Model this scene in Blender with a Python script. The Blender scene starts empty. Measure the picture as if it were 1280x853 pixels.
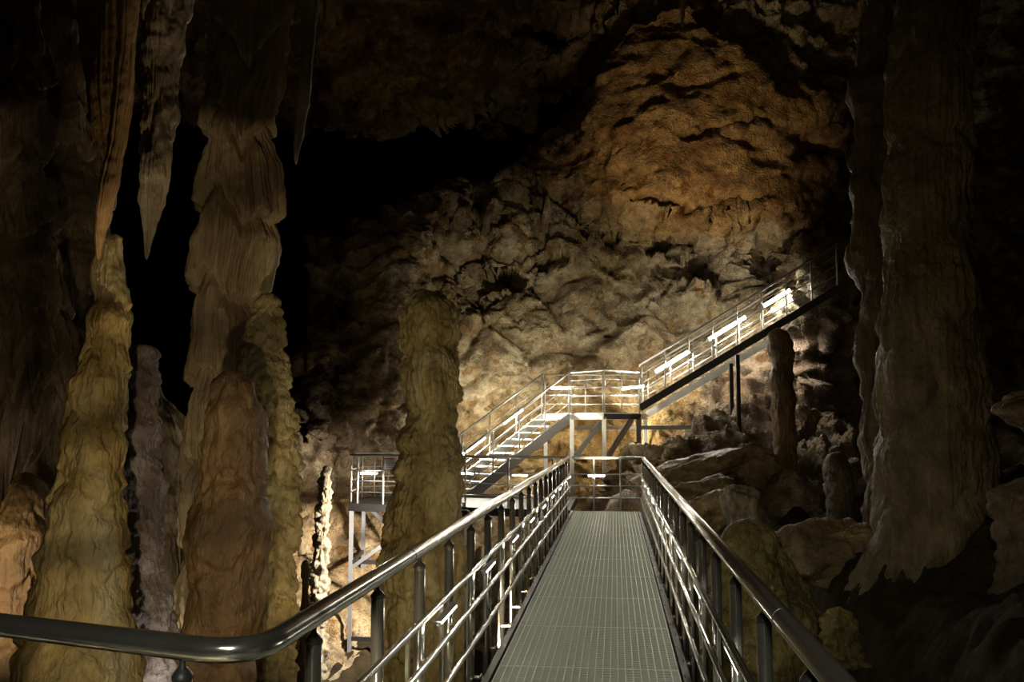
import bpy, math, random
import numpy as np
from mathutils import Vector, Matrix, Quaternion

random.seed(7)
SC = bpy.context.scene
COL = SC.collection
R = math.radians

# ------------------------------------------------------------------ camera
FPX = 1150.0
EYE = np.array((0.0, 0.0, 1.76))
TH = math.atan(106.5 / FPX)
PSI = math.atan(129 * math.cos(TH) / FPX)
FH = np.array((-math.sin(PSI), math.cos(PSI), 0.0))
RT = np.array((math.cos(PSI), math.sin(PSI), 0.0))
UPZ = np.array((0, 0, 1.0))
FWD = FH * math.cos(TH) + UPZ * math.sin(TH)
UPV = -FH * math.sin(TH) + UPZ * math.cos(TH)


def ray(px, py):
    return RT * ((px - 640) / FPX) + UPV * ((426.5 - py) / FPX) + FWD


def PH(px, py, H):
    """World point seen at a photo position, H metres ahead (measured level)."""
    d = ray(px, py)
    return EYE + d * (H / float(d @ FH))


def PZ(px, py, z):
    d = ray(px, py)
    return EYE + d * ((z - EYE[2]) / d[2])


cam = bpy.data.cameras.new('camera')
cam.sensor_width = 36.0
cam.lens = FPX * 36.0 / 1280.0
cam.clip_end = 200
camo = bpy.data.objects.new('camera', cam)
COL.objects.link(camo)
M = Matrix((tuple(RT), tuple(UPV), tuple(-FWD))).transposed().to_4x4()
M.translation = Vector(EYE)
camo.matrix_world = M
SC.camera = camo

# ------------------------------------------------------------------ noise
_rng = np.random.RandomState(11)
_perm = np.concatenate([_rng.permutation(256)] * 3).astype(np.int32)
_grad = np.array([(1, 1, 0), (-1, 1, 0), (1, -1, 0), (-1, -1, 0), (1, 0, 1), (-1, 0, 1), (1, 0, -1), (-1, 0, -1),
                  (0, 1, 1), (0, -1, 1), (0, 1, -1), (0, -1, -1), (1, 1, 0), (-1, 1, 0), (0, -1, 1), (0, -1, -1)], dtype=np.float64)


def perlin(p):
    pi = np.floor(p).astype(np.int64)
    pf = p - pi
    pi &= 255
    u = pf * pf * pf * (pf * (pf * 6 - 15) + 10)
    X, Y, Z = pi[:, 0], pi[:, 1], pi[:, 2]
    out = 0
    for dx in (0, 1):
        wx = u[:, 0] if dx else 1 - u[:, 0]
        a = _perm[(X + dx) & 255]
        for dy in (0, 1):
            wy = u[:, 1] if dy else 1 - u[:, 1]
            b = _perm[a + ((Y + dy) & 255)]
            for dz in (0, 1):
                wz = u[:, 2] if dz else 1 - u[:, 2]
                g = _grad[_perm[b + ((Z + dz) & 255)] & 15]
                out = out + wx * wy * wz * (g[:, 0] * (pf[:, 0] - dx) + g[:, 1] * (pf[:, 1] - dy) + g[:, 2] * (pf[:, 2] - dz))
    return out


def fbm(p, octv=4, gain=.5, off=0.0, billow=False):
    s, a, f = 0, 1.0, 1.0
    for k in range(octv):
        n = perlin(p * f + off + 17.3 * k)
        if billow:
            n = np.abs(n) * 2 - .55
        s = s + a * n
        a *= gain
        f *= 2.03
    return s


def worley(p, off=0.0):
    """F1, F2 distances to jittered cell points."""
    p = p + off
    pi = np.floor(p).astype(np.int64)
    f1 = np.full(len(p), 9.0)
    f2 = np.full(len(p), 9.0)
    for dx in (-1, 0, 1):
        for dy in (-1, 0, 1):
            for dz in (-1, 0, 1):
                c = pi + (dx, dy, dz)
                h = _perm[_perm[_perm[c[:, 0] & 255] + (c[:, 1] & 255)] + (c[:, 2] & 255)]
                j = np.stack([_perm[h], _perm[h + 57], _perm[h + 131]], 1) / 255.0
                d = np.sqrt(((c + j - p) ** 2).sum(1))
                f2 = np.where(d < f1, f1, np.minimum(f2, d))
                f1 = np.minimum(f1, d)
    return f1, f2


def facets(p, off=0.0):
    """Tilted planar facets, one per cell: angular broken stone."""
    p = p + off
    pi = np.floor(p).astype(np.int64)
    best = np.full(len(p), 9.0)
    out = np.zeros(len(p))
    for dx in (-1, 0, 1):
        for dy in (-1, 0, 1):
            for dz in (-1, 0, 1):
                c = pi + (dx, dy, dz)
                h = _perm[_perm[_perm[c[:, 0] & 255] + (c[:, 1] & 255)] + (c[:, 2] & 255)]
                j = np.stack([_perm[h], _perm[h + 57], _perm[h + 131]], 1) / 255.0
                v = p - c - j
                d = (v ** 2).sum(1)
                k = d < best
                g_ = _grad[_perm[h + 200] & 15]
                out = np.where(k, (v * g_).sum(1) + _perm[h + 90] / 255.0 * .7 - .35, out)
                best = np.where(k, d, best)
    return out


def sstep(a, b, x):
    t = np.clip((x - a) / (b - a), 0, 1)
    return t * t * (3 - 2 * t)


# ------------------------------------------------------------------ materials
def mat_new(name):
    m = bpy.data.materials.new(name)
    m.use_nodes = True
    return m, m.node_tree.nodes, m.node_tree.links, m.node_tree.nodes['Principled BSDF']


def metal(name, col, rough, metallic=1.0, wear=.06):
    m, N, L, b = mat_new(name)
    b.inputs['Base Color'].default_value = (*col, 1)
    b.inputs['Metallic'].default_value = metallic
    tc = N.new('ShaderNodeNewGeometry')
    nz = N.new('ShaderNodeTexNoise')
    nz.inputs['Scale'].default_value = 9
    nz.inputs['Detail'].default_value = 4
    L.new(tc.outputs['Position'], nz.inputs['Vector'])
    mr = N.new('ShaderNodeMapRange')
    mr.inputs[1].default_value = .3
    mr.inputs[2].default_value = .7
    mr.inputs[3].default_value = max(.03, rough - wear)
    mr.inputs[4].default_value = rough + wear
    L.new(nz.outputs['Fac'], mr.inputs[0])
    L.new(mr.outputs[0], b.inputs['Roughness'])
    return m


def rock(name, cols, scale=1.2, stretch=1.0, bump=.5, bscale=9.0, rough=.6, tint=False, spots=None, grain=60.0, spec=.4, mottle=.5, msc=3.2):
    """cols: ramp colours dark..light. stretch<1 draws the pattern out vertically."""
    m, N, L, b = mat_new(name)
    geo = N.new('ShaderNodeNewGeometry')
    mp = N.new('ShaderNodeMapping')
    mp.inputs['Scale'].default_value = (1, 1, stretch)
    L.new(geo.outputs['Position'], mp.inputs['Vector'])
    n1 = N.new('ShaderNodeTexNoise')
    n1.inputs['Scale'].default_value = scale
    n1.inputs['Detail'].default_value = 9
    n1.inputs['Roughness'].default_value = .62
    n1.inputs['Distortion'].default_value = .6
    L.new(mp.outputs[0], n1.inputs['Vector'])
    cr = N.new('ShaderNodeValToRGB')
    el = cr.color_ramp.elements
    k = len(cols)
    pos = [.30 + .42 * i / (k - 1) for i in range(k)]
    el[0].position, el[0].color = pos[0], (*cols[0], 1)
    el[1].position, el[1].color = pos[-1], (*cols[-1], 1)
    for i in range(1, k - 1):
        e = el.new(pos[i])
        e.color = (*cols[i], 1)
    L.new(n1.outputs['Fac'], cr.inputs['Fac'])
    c = cr.outputs['Color']
    if spots:
        n3 = N.new('ShaderNodeTexNoise')
        n3.inputs['Scale'].default_value = scale * 2.6
        n3.inputs['Detail'].default_value = 7
        L.new(mp.outputs[0], n3.inputs['Vector'])
        r3 = N.new('ShaderNodeMapRange')
        r3.inputs[1].default_value = .56
        r3.inputs[2].default_value = .66
        L.new(n3.outputs['Fac'], r3.inputs[0])
        mx = N.new('ShaderNodeMix')
        mx.data_type = 'RGBA'
        L.new(r3.outputs[0], mx.inputs[0])
        L.new(c, mx.inputs[6])
        mx.inputs[7].default_value = (*spots, 1)
        c = mx.outputs[2]
    if tint:
        at = N.new('ShaderNodeAttribute')
        at.attribute_name = 'mineral_and_shade'
        mx = N.new('ShaderNodeMix')
        mx.data_type = 'RGBA'
        mx.blend_type = 'MULTIPLY'
        mx.inputs[0].default_value = 1
        L.new(c, mx.inputs[6])
        L.new(at.outputs['Color'], mx.inputs[7])
        c = mx.outputs[2]
    if mottle:
        n4 = N.new('ShaderNodeTexNoise')
        n4.inputs['Scale'].default_value = msc
        n4.inputs['Detail'].default_value = 12
        n4.inputs['Roughness'].default_value = .78
        n4.inputs['Distortion'].default_value = .4
        L.new(mp.outputs[0], n4.inputs['Vector'])
        r4 = N.new('ShaderNodeMapRange')
        r4.inputs[1].default_value = .36
        r4.inputs[2].default_value = .62
        r4.inputs[3].default_value = 1 - mottle
        r4.inputs[4].default_value = 1.12
        L.new(n4.outputs['Fac'], r4.inputs[0])
        mx = N.new('ShaderNodeMix')
        mx.data_type = 'RGBA'
        mx.blend_type = 'MULTIPLY'
        mx.inputs[0].default_value = 1
        L.new(c, mx.inputs[6])
        L.new(r4.outputs[0], mx.inputs[7])
        c = mx.outputs[2]
    L.new(c, b.inputs['Base Color'])
    # relief too fine to mesh
    n2 = N.new('ShaderNodeTexNoise')
    n2.inputs['Scale'].default_value = bscale
    n2.inputs['Detail'].default_value = 8
    n2.inputs['Roughness'].default_value = .65
    L.new(mp.outputs[0], n2.inputs['Vector'])
    vo = N.new('ShaderNodeTexVoronoi')
    vo.inputs['Scale'].default_value = grain
    L.new(mp.outputs[0], vo.inputs['Vector'])
    ad = N.new('ShaderNodeMath')
    ad.operation = 'MULTIPLY_ADD'
    L.new(vo.outputs['Distance'], ad.inputs[0])
    ad.inputs[1].default_value = .18
    L.new(n2.outputs['Fac'], ad.inputs[2])
    bp = N.new('ShaderNodeBump')
    bp.inputs['Strength'].default_value = bump
    bp.inputs['Distance'].default_value = 1.1 / bscale
    L.new(ad.outputs[0], bp.inputs['Height'])
    L.new(bp.outputs[0], b.inputs['Normal'])
    mr = N.new('ShaderNodeMapRange')
    mr.inputs[3].default_value = rough - .15
    mr.inputs[4].default_value = rough + .2
    L.new(n2.outputs['Fac'], mr.inputs[0])
    L.new(mr.outputs[0], b.inputs['Roughness'])
    b.inputs['Specular IOR Level'].default_value = spec
    return m


def glow(name, col, strength):
    m, N, L, b = mat_new(name)
    b.inputs['Base Color'].default_value = (.9, .9, .9, 1)
    b.inputs['Emission Color'].default_value = (*col, 1)
    b.inputs['Emission Strength'].default_value = strength
    return m


STEEL = metal('polished_stainless_steel', (.66, .64, .58), .20, .93)
POST = metal('satin_stainless_steel', (.66, .64, .56), .18, .88)
STEEL_FAR = metal('brushed_stainless_steel', (.66, .64, .61), .36, .65)
GREY = metal('galvanised_steel_beam', (.36, .36, .37), .42, .45)
DARK = metal('dark_painted_steel', (.045, .043, .042), .4, .3)
GRATE = metal('galvanised_grating', (.60, .63, .52), .42, .35, .1)
TREAD = metal('pale_steel_tread', (.66, .66, .62), .45, .3, .1)
PLATF = metal('platform_deck_plate', (.11, .11, .10), .5, .4, .1)
BLACKP = metal('black_plastic', (.012, .012, .012), .45, 0)
WHITE_PLATE = metal('white_enamel_plate', (.88, .86, .92), .4, 0)
RED_PAINT = metal('red_sign_paint', (.5, .06, .05), .5, 0)
DARK_PAINT = metal('dark_sign_lettering', (.10, .09, .11), .5, 0)
LED = glow('white_tube_light', (1.0, .94, .78), 300.0)
LED_PLATF = glow('platform_tube_light', (1.0, .95, .84), 75.0)
LED_WALK = glow('walkway_tube_light', (1.0, .97, .82), 30.0)
LENS = glow('flood_lamp_lens', (1.0, .9, .72), 8.0)

# ------------------------------------------------------------------ tags
def tag(o, label=None, cat=None, group=None, kind=None):
    if label:
        o['label'] = label
    if cat:
        o['category'] = cat
    if group:
        o['group'] = group
    if kind:
        o['kind'] = kind
    return o


def empty(name, loc, label, cat, group=None):
    o = bpy.data.objects.new(name, None)
    o.empty_display_size = .2
    COL.objects.link(o)
    o.location = Vector(loc)
    o['_o'] = 0
    del o['_o']
    return tag(o, label, cat, group)


def root_loc(p):
    v = Vector((0, 0, 0))
    while p is not None:
        v = v + p.location
        p = p.parent
    return v


def mesh_np(name, V, F, mat, parent=None, smooth=True, loc=None, attr=None):
    """V (n,3) world points, F (m,4) or (m,3) ints."""
    V = np.asarray(V, dtype=np.float64)
    base = np.array(root_loc(parent)) if parent is not None else (np.asarray(loc, dtype=float) if loc is not None else np.zeros(3))
    V = V - base
    F = np.asarray(F, dtype=np.int32)
    k = F.shape[1]
    me = bpy.data.meshes.new(name)
    me.vertices.add(len(V))
    me.vertices.foreach_set('co', V.astype(np.float32).ravel())
    me.loops.add(F.size)
    me.loops.foreach_set('vertex_index', F.ravel())
    me.polygons.add(len(F))
    me.polygons.foreach_set('loop_start', np.arange(0, F.size, k, dtype=np.int32))
    me.polygons.foreach_set('loop_total', np.full(len(F), k, dtype=np.int32))
    me.update(calc_edges=True)
    me.validate()
    if smooth:
        me.polygons.foreach_set('use_smooth', np.ones(len(me.polygons), dtype=bool))
    if attr is not None:
        a = me.attributes.new('mineral_and_shade', 'FLOAT_COLOR', 'POINT')
        a.data.foreach_set('color', np.concatenate([attr, np.ones((len(attr), 1))], 1).astype(np.float32).ravel())
    me.materials.append(mat)
    o = bpy.data.objects.new(name, me)
    COL.objects.link(o)
    if parent is not None:
        o.parent = parent
    elif loc is not None:
        o.location = Vector(loc)
    return o


class MB:
    """Collects bars, tubes and turned shapes, then links them as one mesh."""

    def __init__(s):
        s.v, s.f, s.sm = [], [], []

    def add(s, vs, fs, smooth=False):
        b = len(s.v)
        s.v.extend([tuple(map(float, v)) for v in vs])
        for f in fs:
            s.f.append(tuple(b + i for i in f))
            s.sm.append(smooth)

    def hexa(s, c8):
        s.add(c8, [(0, 3, 2, 1), (4, 5, 6, 7), (0, 1, 5, 4), (1, 2, 6, 5), (2, 3, 7, 6), (3, 0, 4, 7)])

    def box(s, c, size, ax=None):
        c = np.asarray(c, float)
        ax = np.eye(3) if ax is None else ax
        h = [np.asarray(ax[i]) * size[i] / 2 for i in range(3)]
        s.hexa([c + sx * h[0] + sy * h[1] + sz * h[2] for sz in (-1, 1) for sx, sy in ((-1, -1), (1, -1), (1, 1), (-1, 1))])

    def bar(s, p0, p1, w, h, up=(0, 0, 1)):
        p0, p1 = np.asarray(p0, float), np.asarray(p1, float)
        d = p1 - p0
        ln = np.linalg.norm(d)
        d = d / ln
        up = np.asarray(up, float)
        if abs(d @ up) > .99:
            up = np.array((FH[0], FH[1], 0.0))
        sd = np.cross(d, up)
        sd /= np.linalg.norm(sd)
        u = np.cross(sd, d)
        s.box((p0 + p1) / 2, (ln, w, h), (d, sd, u))

    def prism(s, poly, z0, z1):
        n = len(poly)
        vs = [(p[0], p[1], z0) for p in poly] + [(p[0], p[1], z1) for p in poly]
        fs = [tuple(range(n))[::-1], tuple(range(n, 2 * n))] + [(i, (i + 1) % n, n + (i + 1) % n, n + i) for i in range(n)]
        s.add(vs, fs)

    def tube(s, pts, r, n=12, caps=True):
        P = [np.asarray(p, float) for p in pts]
        T = []
        for i in range(len(P)):
            a = P[min(i + 1, len(P) - 1)] - P[max(i - 1, 0)]
            T.append(a / np.linalg.norm(a))
        up = np.array((0, 0, 1.0)) if abs(T[0][2]) < .95 else np.array((1.0, 0, 0))
        x = np.cross(T[0], up)
        x /= np.linalg.norm(x)
        vs, fs = [], []
        rr = r if isinstance(r, (list, tuple)) else [r] * len(P)
        for i, p in enumerate(P):
            x = x - T[i] * (x @ T[i])
            x /= np.linalg.norm(x)
            y = np.cross(T[i], x)
            for k in range(n):
                a = 2 * math.pi * k / n
                vs.append(p + rr[i] * (math.cos(a) * x + math.sin(a) * y))
        for i in range(len(P) - 1):
            for k in range(n):
                fs.append((i * n + k, i * n + (k + 1) % n, (i + 1) * n + (k + 1) % n, (i + 1) * n + k))
        if caps:
            fs.append(tuple(range(n))[::-1])
            fs.append(tuple((len(P) - 1) * n + k for k in range(n)))
        s.add(vs, fs, True)

    def lathe(s, prof, c, n=14):
        """prof: (radius, height) from bottom up, about a vertical axis."""
        s.tube([(c[0], c[1], c[2] + h) for _, h in prof], [max(r, 1e-4) for r, _ in prof], n)

    def ball(s, c, r, n=10):
        s.tube([(c[0], c[1], c[2] + r * math.sin(R(a))) for a in range(-90, 91, 30)], [max(r * math.cos(R(a)), 1e-4) for a in range(-90, 91, 30)], n)

    def build(s, name, mat, parent=None):
        base = root_loc(parent)
        me = bpy.data.meshes.new(name)
        me.from_pydata([tuple(Vector(v) - base) for v in s.v], [], s.f)
        me.polygons.foreach_set('use_smooth', s.sm)
        me.materials.append(mat)
        me.update()
        o = bpy.data.objects.new(name, me)
        COL.objects.link(o)
        if parent is not None:
            o.parent = parent
        return o


def fillet(P, r, n=6):
    P = [np.asarray(p, float) for p in P]
    out = [P[0]]
    for i in range(1, len(P) - 1):
        a, b = P[i - 1] - P[i], P[i + 1] - P[i]
        la, lb = np.linalg.norm(a), np.linalg.norm(b)
        q = min(r, la * .45, lb * .45)
        a, b = P[i] + a / la * q, P[i] + b / lb * q
        for k in range(n + 1):
            t = k / n
            out.append((1 - t) ** 2 * a + 2 * t * (1 - t) * P[i] + t * t * b)
    out.append(P[-1])
    return out


def along(P, s):
    """Point at arc length s along polyline P, and its unit direction."""
    P = [np.asarray(p, float) for p in P]
    for i in range(len(P) - 1):
        d = P[i + 1] - P[i]
        l = np.linalg.norm(d)
        if s <= l or i == len(P) - 2:
            return P[i] + d / l * s, d / l
        s -= l


def plen(P):
    return sum(np.linalg.norm(np.asarray(P[i + 1]) - np.asarray(P[i])) for i in range(len(P) - 1))


# ------------------------------------------------------------------ tube lights
def tube_light(a, b, label, group, mat=LED, r=.016, shield=0.0, side=0):
    """A tube light between two points: emitting tube, end caps and, over it, a steel shade."""
    a, b = np.asarray(a, float), np.asarray(b, float)
    t = empty('tube_light', (a + b) / 2, label, 'tube light', group)
    d = (b - a) / np.linalg.norm(b - a)
    m = MB(); m.tube([a + d * .03, b - d * .03], r, 10); m.build('tube', mat, t)
    for p, q in ((a, a + d * .035), (b - d * .035, b)):
        m = MB(); m.tube([p, q], r * 1.35, 10); m.build('end_cap', STEEL_FAR, t)
    m = MB()
    sd = np.cross(d, (0, 0, 1.0)); sd /= np.linalg.norm(sd)
    up = np.cross(sd, d)
    m.box((a + b) / 2 + up * (r + .006), (np.linalg.norm(b - a), r * 2.4 + shield, .006), (d, sd, up))
    if side:                                   # an apron on the outer side turns the light onto the deck
        m.box((a + b) / 2 + sd * side * (r * 1.3 + .006) - up * r * .4, (np.linalg.norm(b - a), .004, r * 3.4), (d, sd, up))
    m.build('shade', STEEL_FAR, t)
    return t


# ------------------------------------------------------------------ railings
def railing(label, path, cat='railing', heavy=False, inset=(0, 0, 0), post_s=(), heights=(1.10, .76, .52, .27), corner=.12,
            hand_r=.024, rail_r=.011, post_r=.019, baluster_s=(), group=None, mat=None, post_top=None, clamp=0.0):
    mat = mat or (STEEL if heavy else STEEL_FAR)
    inset = np.asarray(inset, float)
    path = [np.asarray(p, float) for p in path]
    t = empty('railing', path[0], label, cat, group)
    m = MB()
    hp = fillet([p + (0, 0, heights[0]) for p in path], corner, 8)
    m.tube(hp, hand_r, 16)
    hand = m.build('handrail', mat, t)
    if heavy:
        tot = plen(hp)
        s = 1.9
        while s < tot - .5:
            p, d = along(hp, s)
            m = MB(); m.tube([p - d * .006, p + d * .006], hand_r * 1.03, 16); m.build('joint_ring', DARK, hand)
            s += 3.2
    for h in heights[1:]:
        m = MB()
        m.tube(fillet([p + inset + (0, 0, h) for p in path], corner, 6), rail_r, 12)
        m.build('mid_rail', mat, t)
    for s in post_s:
        p, d = along(path, s)
        m = MB()
        if heavy:
            top = heights[0] - hand_r - .055
            m.tube([p + (0, 0, -.16), p + (0, 0, top)], post_r, 16)
            po = m.build('post', POST, t)
            m = MB()
            m.lathe([(post_r * 1.12, 0), (post_r * 1.12, .010), (post_r * .75, .026), (.010, .036), (.0085, .075)], p + (0, 0, top))
            m.build('cap', DARK, po)
            ins = inset / (np.linalg.norm(inset) + 1e-9)
            for h in heights[1:]:
                m = MB()
                m.tube([p + (0, 0, h), p + inset + (0, 0, h)], .008, 8)
                m.build('bracket', DARK, po)
            m = MB()
            m.box(p + ins * .06 + (0, 0, -.012), (.11, .06, .012))
            m.build('foot_clamp', STEEL, po)
            for q in (-.02, .02):
                m = MB()
                m.ball(p + ins * (.075) + d * q * 1.2 + (0, 0, .002), .011, 8)
                m.build('bolt', STEEL, po)
        else:
            m.tube([p, p + (0, 0, heights[0] - hand_r * .5)], post_r, 10)
            m.build('post', mat, t)
    for s in baluster_s:
        p, d = along(path, s)
        p = p + inset * .75
        m = MB()
        m.bar(p + (0, 0, -.10), p + (0, 0, heights[1] - rail_r), .016, .034, d)
        ba = m.build('baluster', mat, t)
        for q in (-.022, .022):
            m = MB()
            m.ball(p + inset * 1.2 + d * q + (0, 0, .004), .010, 8)
            m.build('bolt', mat, ba)
    return t


def frange(a, b, st):
    o = []
    while a <= b + 1e-6:
        o.append(a)
        a += st
    return o


# ------------------------------------------------------------------ walkway
YEND = 19.45
XL, XR = -.90, .47
walk = empty('walkway', (-.2, 0, 0), 'straight steel grating walkway running between two polished railings into the cave', 'walkway')
PANEL = 1.39
ny = 18
y0 = YEND - ny * PANEL
for k in range(ny):
    a, b = y0 + k * PANEL + .006, y0 + (k + 1) * PANEL - .006
    m = MB()
    for x in np.linspace(XL + .035, XR - .035, 25):
        m.box((x, (a + b) / 2, -.015), (.006, b - a, .032))
    for i, y in enumerate(np.linspace(a + .004, b - .004, 33)):
        m.box(((XL + XR) / 2, y, -.017), (XR - XL - .06, .007 if 0 < i < 32 else .012, .030))
    m.build('grating_panel', GRATE, walk)
for k in range(6):
    a, b = -5.6 + k * PANEL + .006, -5.6 + (k + 1) * PANEL - .006
    b = min(b, 2.66)
    m = MB()
    for x in np.linspace(-4.3, XL - .06, 60):
        m.box((x, (a + b) / 2, -.015), (.006, b - a, .032))
    for y in np.linspace(a + .004, b - .004, 33):
        m.box(((-4.3 + XL - .06) / 2, y, -.017), (3.34, .007, .030))
    m.build('grating_panel', GRATE, walk)
for x in (XL - .01, XR + .01):
    m = MB()
    m.box((x, (y0 + YEND) / 2, -.075), (.05, YEND - y0, .17))
    m.build('side_beam', DARK, walk)
for y in frange(-5.4, YEND, 2.78):
    m = MB()
    m.box(((XL + XR) / 2, y, -.10), (XR - XL, .06, .10))
    m.build('cross_beam', DARK, walk)
for y in (4.6, 10.2, 15.8):
    for x in (XL + .1, XR - .1):
        m = MB()
        m.bar((x, y, -.1), (x, y, -5.2), .10, .10)
        m.build('leg', DARK, walk)

HL, HR = -.985, .565
corner = PZ(322, 820, 1.10)
farl = PZ(0, 781, 1.10)
dl = (farl - corner); dl /= np.linalg.norm(dl)
pathL = [np.array((corner[0] + dl[0] * 3.2, corner[1] + dl[1] * 3.2, 0)), np.array((corner[0] - .02, corner[1], 0)), np.array((HL, YEND, 0))]
L1 = 3.2
SP = .86
postsL = [.9, 2.0, 2.93] + [L1 + .02 + s for s in frange(.52, 16.4, SP)]
balL = [L1 + .02 + s for s in frange(.95, 16.3, SP)]
railing('polished left railing of the walkway, bending away to the left near the camera', pathL, heavy=True, inset=(.05, 0, 0), post_s=postsL,
        corner=.22, hand_r=.038, rail_r=.018, post_r=.029, baluster_s=balL)
pathR = [np.array((HR, -5.0, 0)), np.array((HR, YEND, 0))]
postsR = frange(5.29, 24.3, SP)
balR = frange(5.72, 23.9, SP)
railing('polished straight railing along the right side of the walkway', pathR, heavy=True, inset=(-.05, 0, 0), post_s=postsR,
        hand_r=.038, rail_r=.018, post_r=.029, baluster_s=balR)
ORD = ['first', 'second', 'third', 'fourth', 'fifth', 'sixth', 'seventh', 'eighth', 'ninth', 'tenth', 'eleventh', 'twelfth', 'thirteenth', 'fourteenth']
for side, x, yy in (('left', HL + .05, frange(4.85, 18.9, 1.72)), ('right', HR - .05, frange(4.0, 18.9, 1.72))):
    for k, y in enumerate(yy):
        tube_light((x, y, .722), (x, y + .56, .722),
                   'short tube light under the %s walkway railing, %s from the camera' % (side, ORD[k]), 'tube lights under the walkway rails',
                   mat=LED_WALK, r=.013, shield=.01)

# ------------------------------------------------------------------ platform at the end of the walkway
def g(px, py, z=0.0):
    return PZ(px, py, z)


PA = np.array((HR + .02, YEND, 0))
PB = g(437, 630)
PK = np.array((HL, YEND, 0))
back = np.array((FH[0], FH[1], 0)) * 1.5
plat = empty('platform', (-1.5, 20, 0), 'steel platform on legs joining the walkway end to the lower stair', 'platform')
poly = [PK, np.array((HL - .02, 23.6, 0)), np.array((-3.9, 23.9, 0)), PB + back * 1.2, PB]
m = MB()
m.prism(poly, -.035, 0)
m.build('deck', PLATF, plat)
m = MB()
n = len(poly)
for i in range(n):
    m.bar(poly[i] + (0, 0, -.075), poly[(i + 1) % n] + (0, 0, -.075), .06, .17)
m.build('edge_beam', DARK, plat)
FLOORZ = -3.9
pl = (PB + (.04, .03, 0), PB + back * 1.15 + (.05, 0, 0), PB + (2.4, -.1, 0), PB + back + (2.4, .8, 0), PK + (-.1, .15, 0), np.array((HL - .12, 23.4, 0)))
for p in pl:
    m = MB(); m.bar(p + (0, 0, -.15), p + (0, 0, FLOORZ - 1), .085, .085); m.build('leg', GREY, plat)
a, b2, c = pl[0], pl[2], pl[1]
for za, p, q in ((-1.30, a, b2), (-3.0, a, b2), (-1.30, a, c), (-3.0, a, c)):
    m = MB(); m.bar(p + (0, 0, za), q + (0, 0, za), .06, .09); m.build('cross_beam', DARK, plat)
for p, q in ((a + (0, 0, -1.45), b2 + (-.6, 0, -.2)), (c + (.2, 0, -.3), c + (1.5, -.2, -1.4))):
    m = MB(); m.bar(p, q, .06, .08); m.build('brace', GREY, plat)
HF = (1.10, .76, .52, .27)
LF = plen([PB, PK])
railing('dark topped front railing of the platform, behind the centre stalagmite', [PB, PK + (.0, 0, 0)], post_s=[.2] + frange(.85, LF, 1.0) + [LF - .1], heights=HF, rail_r=.013, hand_r=.03, post_r=.022)
end = [PB + (0, .05, 0), PB + back * 1.18]
railing('short railing closing the far left end of the platform', end, post_s=(.1, 1.1, 1.7), heights=HF)
bk = [PB + back * 1.2, np.array((-3.9, 23.8, 0)) ]
railing('railing along the back edge of the platform near the stair foot', bk, post_s=frange(.3, plen(bk), 1.0), heights=HF)
ed = [PK + (.08, .02, 0), PA + (-.02, .02, 0)]
railing('railing closing off the end of the walkway under the landing', ed, post_s=(.45, 1.0), heights=HF, rail_r=.013, hand_r=.03)

# ------------------------------------------------------------------ landing and stairs
ZL = 2.11
def lp(px, H):
    p = PH(px, 516, H)
    return np.array((p[0], p[1], ZL))


C2, C3 = lp(755, 23.9), lp(800, 25.0)
C1, C0 = lp(713, 25.0), lp(679, 26.0)
ud = (PH(960, 420, 24.0) - PH(800, 516, 25.0)); uslope = ud[2] / math.hypot(ud[0], ud[1])
ud2 = np.array((ud[0], ud[1], 0)); ud2 /= np.linalg.norm(ud2)
uw = np.array((-ud2[1], ud2[0], 0)) * 1.2
C4 = C3 + uw
land = empty('landing', C2, 'raised steel landing on posts between the lower and the upper stair', 'landing')
poly = [C0, C1, C2, C3, C4]
m = MB(); m.prism(poly, ZL - .04, ZL); m.build('deck', TREAD, land)
for i, (p, q) in enumerate(zip(poly, poly[1:] + poly[:1])):
    m = MB(); m.bar(p + (0, 0, -.10), q + (0, 0, -.10), .05, .14)
    m.build('edge_beam', DARK if i == 2 else TREAD, land)  # lit and shaded faces painted in: dark on the right-hand beam, pale elsewhere
cen = (C0 + C1 + C2 + C3 + C4) / 5
for p, mt, w in ((C1, GREY, .11), (C2, TREAD, .10), (C3, GREY, .13), (C4, GREY, .10), (C0, GREY, .10)):  # pale steel on the front corner leg stands in for light on it
    q = p + (cen - p) * .04
    m = MB(); m.bar(q + (0, 0, -.12), (q[0], q[1], -4.2), w, w); m.build('leg', mt, land)
D = lambda p, z: np.array((p[0], p[1], z))
for p, q in ((PH(717, 574, 25.0), PH(751, 528, 25.2)), (PH(758, 574, 24.0), PH(790, 524, 24.8)), (PH(795, 596, 24.9), PH(774, 645, 24.2))):
    m = MB(); m.bar(p, q, .09, .12); m.build('brace', GREY, land)
for p, q, z in ((C1, C4, 1.72), (C4, C3, 1.72), (C0, C1, .1)):
    m = MB(); m.bar(D(p, z), D(q, z), .06, .09); m.build('cross_beam', GREY, land)
railing('railing around the front of the landing', [C1, C2, C3], post_s=(.03, plen([C1, C2]) * .97, plen([C1, C2]) + .03, plen([C1, C2]) + .75, plen([C1, C2, C3]) - .03),
        heights=(1.10, .88, .66, .44, .22), corner=.05)
railing('railing along the back of the landing', [C0, C4], post_s=(.05, 1.2, plen([C0, C4]) - .1), heights=(1.10, .76, .52, .27))

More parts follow.
